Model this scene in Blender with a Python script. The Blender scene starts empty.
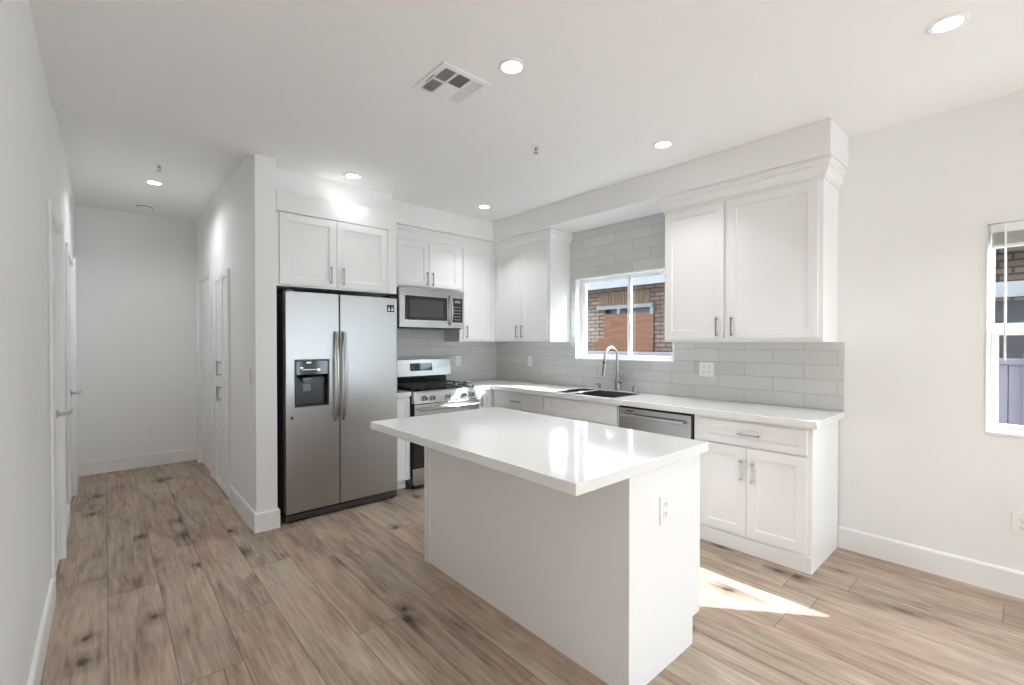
import bpy, bmesh, math, random
from mathutils import Vector, Matrix
random.seed(4)
C = bpy.context.scene.collection
PI = math.pi

# ---------------------------------------------------------------- camera, sky, sun, exposure
sc = bpy.context.scene
cd = bpy.data.cameras.new('camera'); cam = bpy.data.objects.new('camera', cd); C.objects.link(cam)
cd.sensor_fit = 'HORIZONTAL'; cd.sensor_width = 36.0
cd.lens = 458.35 / 1024 * 36.0
cd.shift_y = (345.97 - 342.5) / 1024
cd.clip_start = 0.02
YAW = math.radians(48.3725)
cam.location = (0, 0, 1.37)
cam.rotation_euler = (math.radians(90 - 0.527), 0, YAW - PI / 2)
sc.camera = cam
sc.view_settings.view_transform = 'Standard'
sc.view_settings.look = 'None'
sc.view_settings.gamma = 1
sc.view_settings.use_curve_mapping = False
sc.view_settings.exposure = 1.12
sc.cycles.use_denoising = True
sc.cycles.max_bounces = 12
sc.cycles.diffuse_bounces = 8
sc.cycles.glossy_bounces = 6
sc.cycles.transparent_max_bounces = 16
sc.cycles.sample_clamp_indirect = 8
sc.cycles.caustics_reflective = False
sc.cycles.caustics_refractive = False

w = bpy.data.worlds.new('sky'); sc.world = w; w.use_nodes = True
wn = w.node_tree; bg = wn.nodes['Background']
bg.inputs['Color'].default_value = (0.79, 0.905, 1.0, 1)
bg.inputs['Strength'].default_value = 4.9

sd = bpy.data.lights.new('sun', 'SUN'); sd.energy = 10.0; sd.angle = math.radians(0.6); sd.color = (0.91, 0.96, 1.0)
sun = bpy.data.objects.new('sun', sd); C.objects.link(sun)
hx, hy = -0.637, 0.771
sdir = Vector((hx, hy, -0.58)).normalized()
sun.rotation_euler = sdir.to_track_quat('-Z', 'Y').to_euler()
sun.location = (9, -7, 8)
LAMP_W = 1.9       # watts of each recessed downlight
LENS_E = 7.0      # glow of its diffuser

# ---------------------------------------------------------------- materials
def mat(name, col, rough=0.5, metal=0.0, **kw):
    m = bpy.data.materials.new(name); m.use_nodes = True
    b = m.node_tree.nodes['Principled BSDF']
    b.inputs['Base Color'].default_value = (*col, 1)
    b.inputs['Roughness'].default_value = rough
    b.inputs['Metallic'].default_value = metal
    for k, v in kw.items():
        b.inputs[k.replace('_', ' ')].default_value = v
    return m

def N(m, t, **kw):
    n = m.node_tree.nodes.new(t)
    for k, v in kw.items(): setattr(n, k, v)
    return n
def L(m, a, b): m.node_tree.links.new(a, b)
def bsdf(m): return m.node_tree.nodes['Principled BSDF']
def math_n(m, op, a, b=None, c=None):
    n = N(m, 'ShaderNodeMath', operation=op)
    for i, v in enumerate((a, b, c)):
        if v is None: continue
        if isinstance(v, (int, float)): n.inputs[i].default_value = v
        else: L(m, v, n.inputs[i])
    return n.outputs[0]

def painted(name, col, rough, bump=0.02, scale=220, grain=0.0):
    """paint with a faint roller texture"""
    m = mat(name, col, rough)
    tc = N(m, 'ShaderNodeTexCoord'); nz = N(m, 'ShaderNodeTexNoise')
    nz.inputs['Scale'].default_value = scale; nz.inputs['Detail'].default_value = 2
    L(m, tc.outputs['Object'], nz.inputs['Vector'])
    bp = N(m, 'ShaderNodeBump'); bp.inputs['Strength'].default_value = bump; bp.inputs['Distance'].default_value = 0.002
    L(m, nz.outputs['Fac'], bp.inputs['Height']); L(m, bp.outputs['Normal'], bsdf(m).inputs['Normal'])
    return m

WALL = painted('wall_paint', (0.86, 0.86, 0.855), 0.55, 0.05, 160)
CEIL = painted('ceiling_paint', (0.90, 0.90, 0.895), 0.7, 0.05, 160)
TRIM = painted('trim_paint', (0.87, 0.87, 0.87), 0.35, 0.01)
CAB = painted('cabinet_paint', (0.87, 0.87, 0.87), 0.32, 0.01)
VINYL = painted('white_vinyl', (0.86, 0.86, 0.87), 0.3, 0.0)
PLASTIC = painted('outlet_plastic', (0.86, 0.86, 0.85), 0.3, 0.0)
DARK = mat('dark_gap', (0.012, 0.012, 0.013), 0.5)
BLACK = mat('black_enamel', (0.015, 0.015, 0.016), 0.18)
IRON = mat('cast_iron', (0.02, 0.02, 0.02), 0.6)
CHARCOAL = mat('charcoal_side_panel', (0.045, 0.045, 0.048), 0.4)
GLASSBLK = mat('black_glass', (0.02, 0.02, 0.022), 0.05)
NICKEL = mat('brushed_nickel', (0.40, 0.39, 0.375), 0.28, 1.0)
CHROME = mat('chrome', (0.58, 0.58, 0.58), 0.12, 1.0)
GREYP = mat('grey_plastic', (0.25, 0.25, 0.25), 0.4)
DGREY = mat('dark_grey_plastic', (0.03, 0.03, 0.031), 0.35)

def steel(name, col, rough, axis):
    m = mat(name, col, rough, 1.0, Anisotropic=0.5)
    tc = N(m, 'ShaderNodeTexCoord'); mp = N(m, 'ShaderNodeMapping')
    s = [400, 400, 400]; s['xyz'.index(axis)] = 3
    mp.inputs['Scale'].default_value = s
    nz = N(m, 'ShaderNodeTexNoise'); nz.inputs['Scale'].default_value = 1; nz.inputs['Detail'].default_value = 3
    L(m, tc.outputs['Object'], mp.inputs['Vector']); L(m, mp.outputs['Vector'], nz.inputs['Vector'])
    mr = N(m, 'ShaderNodeMapRange'); mr.inputs['To Min'].default_value = rough - 0.006; mr.inputs['To Max'].default_value = rough + 0.008
    L(m, nz.outputs['Fac'], mr.inputs['Value']); L(m, mr.outputs['Result'], bsdf(m).inputs['Roughness'])
    return m
STEEL = steel('brushed_steel', (0.52, 0.515, 0.50), 0.27, 'x')
STEELV = steel('brushed_steel_doors', (0.41, 0.405, 0.40), 0.38, 'z')

SINKM = mat('satin_sink_steel', (0.22, 0.22, 0.215), 0.35, 1.0)
QUARTZ = mat('white_quartz', (0.83, 0.83, 0.82), 0.09)
bsdf(QUARTZ).inputs['Coat Weight'].default_value = 0.3
bsdf(QUARTZ).inputs['Coat Roughness'].default_value = 0.05
_t = N(QUARTZ, 'ShaderNodeTexCoord'); _n = N(QUARTZ, 'ShaderNodeTexNoise'); _n.inputs['Scale'].default_value = 260
_r = N(QUARTZ, 'ShaderNodeMapRange'); _r.inputs['From Min'].default_value = .3; _r.inputs['From Max'].default_value = .7
_m = N(QUARTZ, 'ShaderNodeMixRGB'); _m.inputs[1].default_value = (.80, .80, .79, 1); _m.inputs[2].default_value = (.85, .85, .845, 1)
L(QUARTZ, _t.outputs['Object'], _n.inputs['Vector']); L(QUARTZ, _n.outputs['Fac'], _r.inputs['Value'])
L(QUARTZ, _r.outputs['Result'], _m.inputs[0]); L(QUARTZ, _m.outputs[0], bsdf(QUARTZ).inputs['Base Color'])

def tile_mat(name, axis):
    """glossy grey 4x16 inch subway tile; axis = wall's horizontal axis"""
    m = mat(name, (0.5, 0.5, 0.48), 0.12)
    g = N(m, 'ShaderNodeNewGeometry'); sp = N(m, 'ShaderNodeSeparateXYZ'); L(m, g.outputs['Position'], sp.inputs[0])
    cb = N(m, 'ShaderNodeCombineXYZ')
    u = math_n(m, 'MULTIPLY', sp.outputs['XY'.index(axis)], -1.0)
    u = math_n(m, 'ADD', u, 10 * 0.398 + 0.84 if axis == 'Y' else 20 * 0.398 + 0.08)
    v = math_n(m, 'ADD', sp.outputs['Z'], -0.911)
    L(m, u, cb.inputs[0]); L(m, v, cb.inputs[1])
    bk = N(m, 'ShaderNodeTexBrick'); bk.offset = 0.5; bk.offset_frequency = 2
    bk.inputs['Scale'].default_value = 1.0; bk.inputs['Mortar Size'].default_value = 0.0018
    bk.inputs['Mortar Smooth'].default_value = 0.3; bk.inputs['Bias'].default_value = 0.0
    bk.inputs['Brick Width'].default_value = 0.398; bk.inputs['Row Height'].default_value = 0.1002
    bk.inputs['Color1'].default_value = (0.60, 0.60, 0.58, 1); bk.inputs['Color2'].default_value = (0.67, 0.67, 0.65, 1)
    bk.inputs['Mortar'].default_value = (0.36, 0.355, 0.34, 1)
    L(m, cb.outputs[0], bk.inputs['Vector']); L(m, bk.outputs['Color'], bsdf(m).inputs['Base Color'])
    mr = N(m, 'ShaderNodeMapRange'); mr.inputs['To Min'].default_value = 0.13; mr.inputs['To Max'].default_value = 0.8
    L(m, bk.outputs['Fac'], mr.inputs['Value']); L(m, mr.outputs['Result'], bsdf(m).inputs['Roughness'])
    inv = math_n(m, 'SUBTRACT', 1.0, bk.outputs['Fac'])
    nz = N(m, 'ShaderNodeTexNoise'); nz.inputs['Scale'].default_value = 7; L(m, g.outputs['Position'], nz.inputs['Vector'])
    hh = math_n(m, 'MULTIPLY_ADD', nz.outputs['Fac'], 0.6, inv)
    bp = N(m, 'ShaderNodeBump'); bp.inputs['Strength'].default_value = 0.5; bp.inputs['Distance'].default_value = 0.002
    L(m, hh, bp.inputs['Height']); L(m, bp.outputs['Normal'], bsdf(m).inputs['Normal'])
    return m
TILEY = tile_mat('subway_tile_sink_wall', 'Y'); TILEX = tile_mat('subway_tile_range_wall', 'X')

def floor_mat():
    m = mat('wood_planks', (0.3, 0.23, 0.18), 0.38)
    W, LEN = 0.2175, 1.52
    g = N(m, 'ShaderNodeNewGeometry'); sp = N(m, 'ShaderNodeSeparateXYZ'); L(m, g.outputs['Position'], sp.inputs[0])
    X, Y = sp.outputs['X'], sp.outputs['Y']
    a = math_n(m, 'DIVIDE', math_n(m, 'ADD', X, 10 * W - 0.004), W)
    row = math_n(m, 'FLOOR', a); fx = math_n(m, 'FRACT', a)
    wn_ = N(m, 'ShaderNodeTexWhiteNoise', noise_dimensions='1D'); L(m, row, wn_.inputs['W'])
    b = math_n(m, 'DIVIDE', math_n(m, 'MULTIPLY_ADD', wn_.outputs['Value'], LEN, math_n(m, 'ADD', Y, 20.0)), LEN)
    col_ = math_n(m, 'FLOOR', b); fy = math_n(m, 'FRACT', b)
    cb = N(m, 'ShaderNodeCombineXYZ'); L(m, row, cb.inputs[0]); L(m, col_, cb.inputs[1])
    pn = N(m, 'ShaderNodeTexWhiteNoise', noise_dimensions='2D'); L(m, cb.outputs[0], pn.inputs['Vector'])
    rnd = pn.outputs['Value']
    # per plank offset coordinates
    off = N(m, 'ShaderNodeCombineXYZ'); L(m, math_n(m, 'MULTIPLY', rnd, 37.0), off.inputs[2])
    L(m, math_n(m, 'MULTIPLY', rnd, 11.0), off.inputs[1])
    ad = N(m, 'ShaderNodeVectorMath', operation='ADD'); L(m, g.outputs['Position'], ad.inputs[0]); L(m, off.outputs[0], ad.inputs[1])
    def noise(sx, sy, sz, sc_, det, rough_=0.6, dist=0.0):
        mp = N(m, 'ShaderNodeMapping'); mp.inputs['Scale'].default_value = (sx, sy, sz); L(m, ad.outputs[0], mp.inputs['Vector'])
        nz = N(m, 'ShaderNodeTexNoise'); nz.inputs['Scale'].default_value = sc_; nz.inputs['Detail'].default_value = det
        nz.inputs['Roughness'].default_value = rough_; nz.inputs['Distortion'].default_value = dist
        L(m, mp.outputs[0], nz.inputs['Vector']); return nz.outputs['Fac']
    grain = noise(60, 3.2, 1, 1.0, 5, 0.65, 0.8)
    figure = noise(7.5, 1.3, 1, 1.0, 4, 0.55, 1.4)
    blot = noise(3.2, 1.3, 1, 1.0, 3, 0.5, 0.3)
    # knots
    mp = N(m, 'ShaderNodeMapping'); mp.inputs['Scale'].default_value = (4.2, 2.6, 1); L(m, ad.outputs[0], mp.inputs['Vector'])
    nzd = N(m, 'ShaderNodeTexNoise'); nzd.inputs['Scale'].default_value = 16; L(m, ad.outputs[0], nzd.inputs['Vector'])
    mxv = N(m, 'ShaderNodeVectorMath', operation='MULTIPLY_ADD'); L(m, nzd.outputs['Color'], mxv.inputs[0])
    mxv.inputs[1].default_value = (0.14, 0.14, 0); L(m, mp.outputs[0], mxv.inputs[2])
    vo = N(m, 'ShaderNodeTexVoronoi', voronoi_dimensions='2D'); vo.inputs['Scale'].default_value = 1.0; L(m, mxv.outputs[0], vo.inputs['Vector'])
    ksel = N(m, 'ShaderNodeSeparateColor'); L(m, vo.outputs['Color'], ksel.inputs[0])
    keep = math_n(m, 'GREATER_THAN', ksel.outputs[0], 0.66)
    kr = math_n(m, 'MULTIPLY_ADD', ksel.outputs[1], 0.06, 0.055)
    k1 = math_n(m, 'MULTIPLY', keep, math_n(m, 'SMOOTH_MIN', 1.0, math_n(m, 'MAXIMUM', math_n(m, 'SUBTRACT', 1.0, math_n(m, 'DIVIDE', vo.outputs['Distance'], kr)), 0.0), 0.1))
    k2 = math_n(m, 'MULTIPLY', keep, math_n(m, 'MAXIMUM', math_n(m, 'SUBTRACT', 1.0, math_n(m, 'DIVIDE', vo.outputs['Distance'], math_n(m, 'MULTIPLY', kr, 3.6))), 0.0))
    base = N(m, 'ShaderNodeValToRGB'); e = base.color_ramp.elements
    e[0].position = 0.30; e[0].color = (0.13, 0.088, 0.064, 1)
    e[1].position = 0.68; e[1].color = (0.56, 0.465, 0.385, 1)
    mid = e.new(0.42); mid.color = (0.30, 0.228, 0.18, 1)
    mid = e.new(0.52); mid.color = (0.41, 0.325, 0.262, 1)
    val = math_n(m, 'ADD', math_n(m, 'MULTIPLY', grain, 0.46), math_n(m, 'ADD', math_n(m, 'MULTIPLY', figure, 0.36), math_n(m, 'MULTIPLY', blot, 0.18)))
    val = math_n(m, 'MULTIPLY_ADD', math_n(m, 'SUBTRACT', val, 0.5), 1.25, 0.515)
    val = math_n(m, 'ADD', val, math_n(m, 'MULTIPLY_ADD', rnd, 0.08, -0.04))
    val = math_n(m, 'SUBTRACT', val, math_n(m, 'MULTIPLY', k2, 0.22))
    crack = noise(55, 1.1, 1, 1.0, 2, 0.5, 1.2)
    cmask = N(m, 'ShaderNodeMapRange'); cmask.inputs['From Min'].default_value = 0.70; cmask.inputs['From Max'].default_value = 0.78
    L(m, crack, cmask.inputs['Value']); val = math_n(m, 'SUBTRACT', val, math_n(m, 'MULTIPLY', cmask.outputs[0], 0.20))
    L(m, val, base.inputs['Fac'])
    tone = noise(2.2, 0.9, 1, 1.0, 2, 0.5, 0.5)
    tr_ = N(m, 'ShaderNodeMapRange'); tr_.inputs['From Min'].default_value = 0.35; tr_.inputs['From Max'].default_value = 0.65; L(m, tone, tr_.inputs['Value'])
    tm = N(m, 'ShaderNodeMixRGB', blend_type='MULTIPLY'); tm.inputs[0].default_value = 1.0
    tc_ = N(m, 'ShaderNodeMixRGB'); tc_.inputs[1].default_value = (1.0, 0.90, 0.86, 1); tc_.inputs[2].default_value = (0.97, 1.0, 0.96, 1)
    L(m, tr_.outputs[0], tc_.inputs[0]); L(m, base.outputs['Color'], tm.inputs[1]); L(m, tc_.outputs[0], tm.inputs[2])
    kn = N(m, 'ShaderNodeMixRGB'); kn.inputs[2].default_value = (0.05, 0.032, 0.024, 1)
    L(m, math_n(m, 'MINIMUM', math_n(m, 'MULTIPLY', k1, 1.9), 0.95), kn.inputs[0]); L(m, tm.outputs[0], kn.inputs[1])
    # seams
    sx = math_n(m, 'MINIMUM', fx, math_n(m, 'SUBTRACT', 1.0, fx)); sx = math_n(m, 'MULTIPLY', sx, W)
    sy = math_n(m, 'MINIMUM', fy, math_n(m, 'SUBTRACT', 1.0, fy)); sy = math_n(m, 'MULTIPLY', sy, LEN)
    s = math_n(m, 'MINIMUM', sx, sy)
    sm = N(m, 'ShaderNodeMapRange'); sm.inputs['From Min'].default_value = 0.0006; sm.inputs['From Max'].default_value = 0.0026
    sm.inputs['To Min'].default_value = 1.0; sm.inputs['To Max'].default_value = 0.0; L(m, s, sm.inputs['Value'])
    se = N(m, 'ShaderNodeMixRGB'); se.inputs[2].default_value = (0.075, 0.05, 0.036, 1)
    L(m, math_n(m, 'MULTIPLY', sm.outputs[0], 0.75), se.inputs[0]); L(m, kn.outputs[0], se.inputs[1])
    L(m, se.outputs[0], bsdf(m).inputs['Base Color'])
    rr = N(m, 'ShaderNodeMapRange'); rr.inputs['To Min'].default_value = 0.42; rr.inputs['To Max'].default_value = 0.60
    L(m, grain, rr.inputs['Value']); L(m, rr.outputs[0], bsdf(m).inputs['Roughness'])
    hgt = math_n(m, 'SUBTRACT', math_n(m, 'MULTIPLY', grain, 0.35), sm.outputs[0])
    bp = N(m, 'ShaderNodeBump'); bp.inputs['Strength'].default_value = 0.35; bp.inputs['Distance'].default_value = 0.0015
    L(m, hgt, bp.inputs['Height']); L(m, bp.outputs['Normal'], bsdf(m).inputs['Normal'])
    return m
FLOOR = floor_mat()

def glass_mat():
    m = bpy.data.materials.new('window_glass'); m.use_nodes = True; t = m.node_tree; t.nodes.clear()
    o = t.nodes.new('ShaderNodeOutputMaterial'); mx = t.nodes.new('ShaderNodeMixShader')
    tr = t.nodes.new('ShaderNodeBsdfTransparent'); tr.inputs[0].default_value = (0.95, 0.97, 0.97, 1)
    gl = t.nodes.new('ShaderNodeBsdfGlossy'); gl.inputs['Roughness'].default_value = 0.0
    lw = t.nodes.new('ShaderNodeLayerWeight'); pw = t.nodes.new('ShaderNodeMath'); pw.operation = 'POWER'; pw.inputs[1].default_value = 5
    fr = t.nodes.new('ShaderNodeMath'); fr.operation = 'MULTIPLY_ADD'; fr.inputs[1].default_value = 0.5; fr.inputs[2].default_value = 0.018
    t.links.new(lw.outputs['Facing'], pw.inputs[0]); t.links.new(pw.outputs[0], fr.inputs[0])
    t.links.new(fr.outputs[0], mx.inputs[0]); t.links.new(tr.outputs[0], mx.inputs[1]); t.links.new(gl.outputs[0], mx.inputs[2])
    t.links.new(mx.outputs[0], o.inputs[0]); return m
GLASS = glass_mat()
def emis(name, col, e):
    m = mat(name, col, 0.4); b = bsdf(m); b.inputs['Emission Color'].default_value = (*col, 1); b.inputs['Emission Strength'].default_value = e; return m
LENS = emis('lit_diffuser', (1, 0.97, 0.92), LENS_E)

def brick_mat():
    m = mat('old_brick', (0.3, 0.2, 0.15), 0.9)
    g = N(m, 'ShaderNodeNewGeometry'); sp = N(m, 'ShaderNodeSeparateXYZ'); L(m, g.outputs['Position'], sp.inputs[0])
    cb = N(m, 'ShaderNodeCombineXYZ'); L(m, sp.outputs['Y'], cb.inputs[0]); L(m, sp.outputs['Z'], cb.inputs[1])
    bk = N(m, 'ShaderNodeTexBrick'); bk.inputs['Scale'].default_value = 1; bk.inputs['Brick Width'].default_value = 0.22
    bk.inputs['Row Height'].default_value = 0.075; bk.inputs['Mortar Size'].default_value = 0.012
    bk.inputs['Color1'].default_value = (0.15, 0.092, 0.06, 1); bk.inputs['Color2'].default_value = (0.085, 0.053, 0.038, 1); bk.inputs['Mortar'].default_value = (0.02, 0.017, 0.017, 1)
    L(m, cb.outputs[0], bk.inputs['Vector']); L(m, bk.outputs['Color'], bsdf(m).inputs['Base Color'])
    return m
BRICK = brick_mat()
BRICKS = mat('soldier_brick', (0.11, 0.066, 0.042), 0.9)
FASCIA = mat('grey_fascia', (0.115, 0.11, 0.115), 0.7)
ROOFT = mat('reddish_roof', (0.22, 0.09, 0.07), 0.9)
FENCE = mat('pale_fence_vinyl', (0.078, 0.066, 0.084), 0.5)
GROUND = mat('concrete_ground', (0.4, 0.39, 0.37), 0.9)
def ply_mat():
    m = mat('plywood', (0.5, 0.25, 0.12), 0.8)
    g = N(m, 'ShaderNodeNewGeometry'); mp = N(m, 'ShaderNodeMapping'); mp.inputs['Scale'].default_value = (1, 2, 14); L(m, g.outputs['Position'], mp.inputs['Vector'])
    nz = N(m, 'ShaderNodeTexNoise'); nz.inputs['Scale'].default_value = 1.5; nz.inputs['Detail'].default_value = 4; L(m, mp.outputs[0], nz.inputs['Vector'])
    r = N(m, 'ShaderNodeValToRGB'); e = r.color_ramp.elements; e[0].position = .3; e[1].position = .7
    e[0].color = (0.072, 0.024, 0.009, 1); e[1].color = (0.112, 0.042, 0.017, 1)
    L(m, nz.outputs['Fac'], r.inputs[0]); L(m, r.outputs[0], bsdf(m).inputs['Base Color']); return m
PLY = ply_mat()
BARK = mat('bare_bark', (0.2, 0.12, 0.07), 0.9)

# ---------------------------------------------------------------- mesh helpers
class MB:
    def __init__(s): s.bm = bmesh.new()
    def box(s, x0, x1, y0, y1, z0, z1, mi=0):
        v = [s.bm.verts.new((x, y, z)) for z in (z0, z1) for y in (y0, y1) for x in (x0, x1)]
        for f in ((0, 2, 3, 1), (4, 5, 7, 6), (0, 1, 5, 4), (2, 6, 7, 3), (0, 4, 6, 2), (1, 3, 7, 5)):
            fc = s.bm.faces.new([v[i] for i in f]); fc.material_index = mi
        return s
    def tube(s, pts, r, seg=12, mi=0, cap=True, radii=None):
        pts = [Vector(p) for p in pts]; rings = []
        for i, p in enumerate(pts):
            d = (pts[min(i + 1, len(pts) - 1)] - pts[max(i - 1, 0)]).normalized()
            if i == 0:
                up = Vector((0, 0, 1)) if abs(d.z) < 0.9 else Vector((1, 0, 0)); n = d.cross(up).normalized()
            else:
                n = (n - d * n.dot(d)).normalized()
            b = d.cross(n); rr = radii[i] if radii else r
            rings.append([s.bm.verts.new(p + (n * math.cos(2 * PI * k / seg) + b * math.sin(2 * PI * k / seg)) * rr) for k in range(seg)])
        for a, b_ in zip(rings, rings[1:]):
            for k in range(seg):
                f = s.bm.faces.new([a[k], a[(k + 1) % seg], b_[(k + 1) % seg], b_[k]]); f.material_index = mi; f.smooth = True
        if cap:
            for q in (rings[0][::-1], rings[-1]):
                f = s.bm.faces.new(q); f.material_index = mi
        return s
    def lathe(s, c, prof, seg=32, mi=0, axis='z', cap=False):
        """prof: (radius, height) list, around an axis through c"""
        rings = []
        for r, h in prof:
            ring = []
            for k in range(seg):
                a = 2 * PI * k / seg; u, v = r * math.cos(a), r * math.sin(a)
                d = {'z': (u, v, h), 'y': (u, h, v), 'x': (h, u, v)}[axis]
                ring.append(s.bm.verts.new((c[0] + d[0], c[1] + d[1], c[2] + d[2])))
            rings.append(ring)
        for a, b_ in zip(rings, rings[1:]):
            for k in range(seg):
                f = s.bm.faces.new([a[k], a[(k + 1) % seg], b_[(k + 1) % seg], b_[k]]); f.material_index = mi
        for q, (r, h) in ((rings[0][::-1], prof[0]), (rings[-1], prof[-1])):
            if r > 1e-5 and cap:
                f = s.bm.faces.new(q); f.material_index = mi
        return s
    def grid(s, us, vs, solid, w0, w1, axis='y', mi=0):
        """slab of cells with holes"""
        def P(u, v, w_): return {'x': (w_, u, v), 'y': (u, w_, v), 'z': (u, v, w_)}[axis]
        cache = {}
        def V(i, j, k):
            if (i, j, k) not in cache: cache[(i, j, k)] = s.bm.verts.new(P(us[i], vs[j], (w0, w1)[k]))
            return cache[(i, j, k)]
        nu, nv = len(us) - 1, len(vs) - 1
        S = lambda i, j: 0 <= i < nu and 0 <= j < nv and solid(i, j)
        for i in range(nu):
            for j in range(nv):
                if not S(i, j): continue
                q = []
                q.append([V(i, j, 0), V(i + 1, j, 0), V(i + 1, j + 1, 0), V(i, j + 1, 0)])
                q.append([V(i, j, 1), V(i, j + 1, 1), V(i + 1, j + 1, 1), V(i + 1, j, 1)])
                if not S(i - 1, j): q.append([V(i, j, 0), V(i, j + 1, 0), V(i, j + 1, 1), V(i, j, 1)])
                if not S(i + 1, j): q.append([V(i + 1, j, 0), V(i + 1, j, 1), V(i + 1, j + 1, 1), V(i + 1, j + 1, 0)])
                if not S(i, j - 1): q.append([V(i, j, 0), V(i, j, 1), V(i + 1, j, 1), V(i + 1, j, 0)])
                if not S(i, j + 1): q.append([V(i, j + 1, 0), V(i + 1, j + 1, 0), V(i + 1, j + 1, 1), V(i, j + 1, 1)])
                for f in q:
                    fc = s.bm.faces.new(f); fc.material_index = mi
        return s
    def frame(s, u0, u1, v0, v1, t, w0, w1, axis='y', mi=0, tb=None, tt=None):
        tb = tb if tb is not None else t; tt = tt if tt is not None else t
        return s.grid([u0, u0 + t, u1 - t, u1], [v0, v0 + tb, v1 - tt, v1], lambda i, j: not (i == 1 and j == 1), w0, w1, axis, mi)
    def poly(s, pts, z0, z1, axis='z', mi=0):
        def P(u, v, w_): return {'x': (w_, u, v), 'y': (u, w_, v), 'z': (u, v, w_)}[axis]
        a = [s.bm.verts.new(P(*p, z0)) for p in pts]; b = [s.bm.verts.new(P(*p, z1)) for p in pts]
        fs = [a[::-1], b] + [[a[i], a[(i + 1) % len(a)], b[(i + 1) % len(a)], b[i]] for i in range(len(a))]
        for f in fs:
            fc = s.bm.faces.new(f); fc.material_index = mi
        return s
    def sweep(s, path, prof, mi=0):
        """path: xy points at z 0; prof: (outward offset, z). outward = right of travel direction; mitred, closed profile"""
        P = [Vector((p[0], p[1])) for p in path]; rings = []
        for i, p in enumerate(P):
            ns = []
            if i > 0: d = (P[i] - P[i - 1]).normalized(); ns.append(Vector((d.y, -d.x)))
            if i < len(P) - 1: d = (P[i + 1] - P[i]).normalized(); ns.append(Vector((d.y, -d.x)))
            if len(ns) == 2:
                n = (ns[0] + ns[1]); n = n / n.dot(ns[0])
            else: n = ns[0]
            rings.append([s.bm.verts.new((p.x + n.x * o, p.y + n.y * o, z)) for o, z in prof])
        m = len(prof)
        for a, b in zip(rings, rings[1:]):
            for k in range(m):
                f = s.bm.faces.new([a[k], a[(k + 1) % m], b[(k + 1) % m], b[k]]); f.material_index = mi
        for q in (rings[0][::-1], rings[-1]):
            f = s.bm.faces.new(q); f.material_index = mi
        return s
    def build(s, name, mats, parent=None, bevel=0.0, smooth=False, seg=2, loc=None, rot=None):
        bmesh.ops.remove_doubles(s.bm, verts=s.bm.verts, dist=1e-6)
        bmesh.ops.recalc_face_normals(s.bm, faces=s.bm.faces)
        me = bpy.data.meshes.new(name); s.bm.to_mesh(me); s.bm.free()
        if not isinstance(mats, (list, tuple)): mats = [mats]
        for m in mats: me.materials.append(m)
        if smooth:
            for p in me.polygons: p.use_smooth = True
            me.set_sharp_from_angle(angle=math.radians(40))
        o = bpy.data.objects.new(name, me); C.objects.link(o)
        if parent: o.parent = parent
        if loc: o.location = loc
        if rot: o.rotation_euler = rot
        if bevel:
            b = o.modifiers.new('bevel', 'BEVEL'); b.width = bevel; b.segments = seg; b.limit_method = 'ANGLE'; b.angle_limit = math.radians(50)
            b.harden_normals = True
            for p in me.polygons: p.use_smooth = True
            me.set_sharp_from_angle(angle=math.radians(40))
        return o

def thing(name, label, cat, loc=(0, 0, 0), rotz=0, group=None):
    o = bpy.data.objects.new(name, None); C.objects.link(o); o.location = loc; o.rotation_euler = (0, 0, rotz)
    o.empty_display_size = 0.1; o['label'] = label; o['category'] = cat
    if group: o['group'] = group
    return o
def tag(o, label, cat, group=None):
    o['label'] = label; o['category'] = cat
    if group: o['group'] = group
    return o
def struct(o): o['kind'] = 'structure'; return o
def copy_tree(o, parent=None):
    c = o.copy(); C.objects.link(c)
    if parent: c.parent = parent
    for ch in [q for q in bpy.data.objects if q.parent == o]: copy_tree(ch, c)
    return c

# ---------------------------------------------------------------- the room
XL, XS, YB, YH = -0.216, 3.66, 4.404, 6.42     # left wall, sink wall, range wall, hall end
PX0, PX1, PY = 0.807, 0.946, 3.67              # partition beside the refrigerator
ZC, ZH = 2.71, 2.77
YR = -4.0                                      # rear of the living area, behind the camera

struct(MB().poly([(-0.9, YR - .2), (XS + .14, YR - .2), (4.2 - .35, YH + .2), (-0.9, YH + .2)], -0.1, 0.0).build('floor', FLOOR))
m = MB()
m.box(XL - .3, XS + .14, YR - .2, 3.72, ZC, ZC + .14)
m.box(PX0 + .05, XS + .14, 3.72, YB + .12, ZC, ZC + .14)
struct(m.build('ceiling', CEIL))
struct(MB().box(XL - .3, PX0 + .6, 3.72, YH + .2, ZH, ZH + .08).build('ceiling_hallway', CEIL))

W1 = (2.011, 3.119, 1.191, 2.020)     # y0,y1,z0,z1 of the sink window
W2 = (-0.700, 0.157, 0.857, 2.030)
W4_ADDED = (-3.9, -2.1, 0.30, 2.35)  # unseen window added behind the camera to let in daylight
ys = [YR - .2, W4_ADDED[0], W4_ADDED[1], W2[0], W2[1], W1[0], W1[1], YB + .12]; zs = [0, W4_ADDED[2], W2[2], W1[2], W1[3], W2[3], W4_ADDED[3], ZC]
struct(MB().grid(ys, zs, lambda i, j: not ((i == 5 and j == 3) or (i == 3 and 2 <= j <= 4) or (i == 1 and 1 <= j <= 5)), XS, XS + .14, 'x').build('wall_right', WALL))
struct(MB().box(PX1, XS, YB, YB + .12, 0, ZC).build('wall_back', WALL))
struct(MB().grid([PY, 4.54, 5.18, 5.50, 6.22, YH], [0, 2.01, 2.03, ZH], lambda i, j: not ((i == 1 and j == 0) or (i == 3 and j <= 1)), PX0, PX1, 'x').build('wall_hallway_right', WALL))
struct(MB().box(XL - .12, PX1 + .5, YH, YH + .12, 0, ZH).build('wall_hallway_end', WALL))
D1 = (3.44, 4.03); D2 = (4.88, 5.62)
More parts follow.
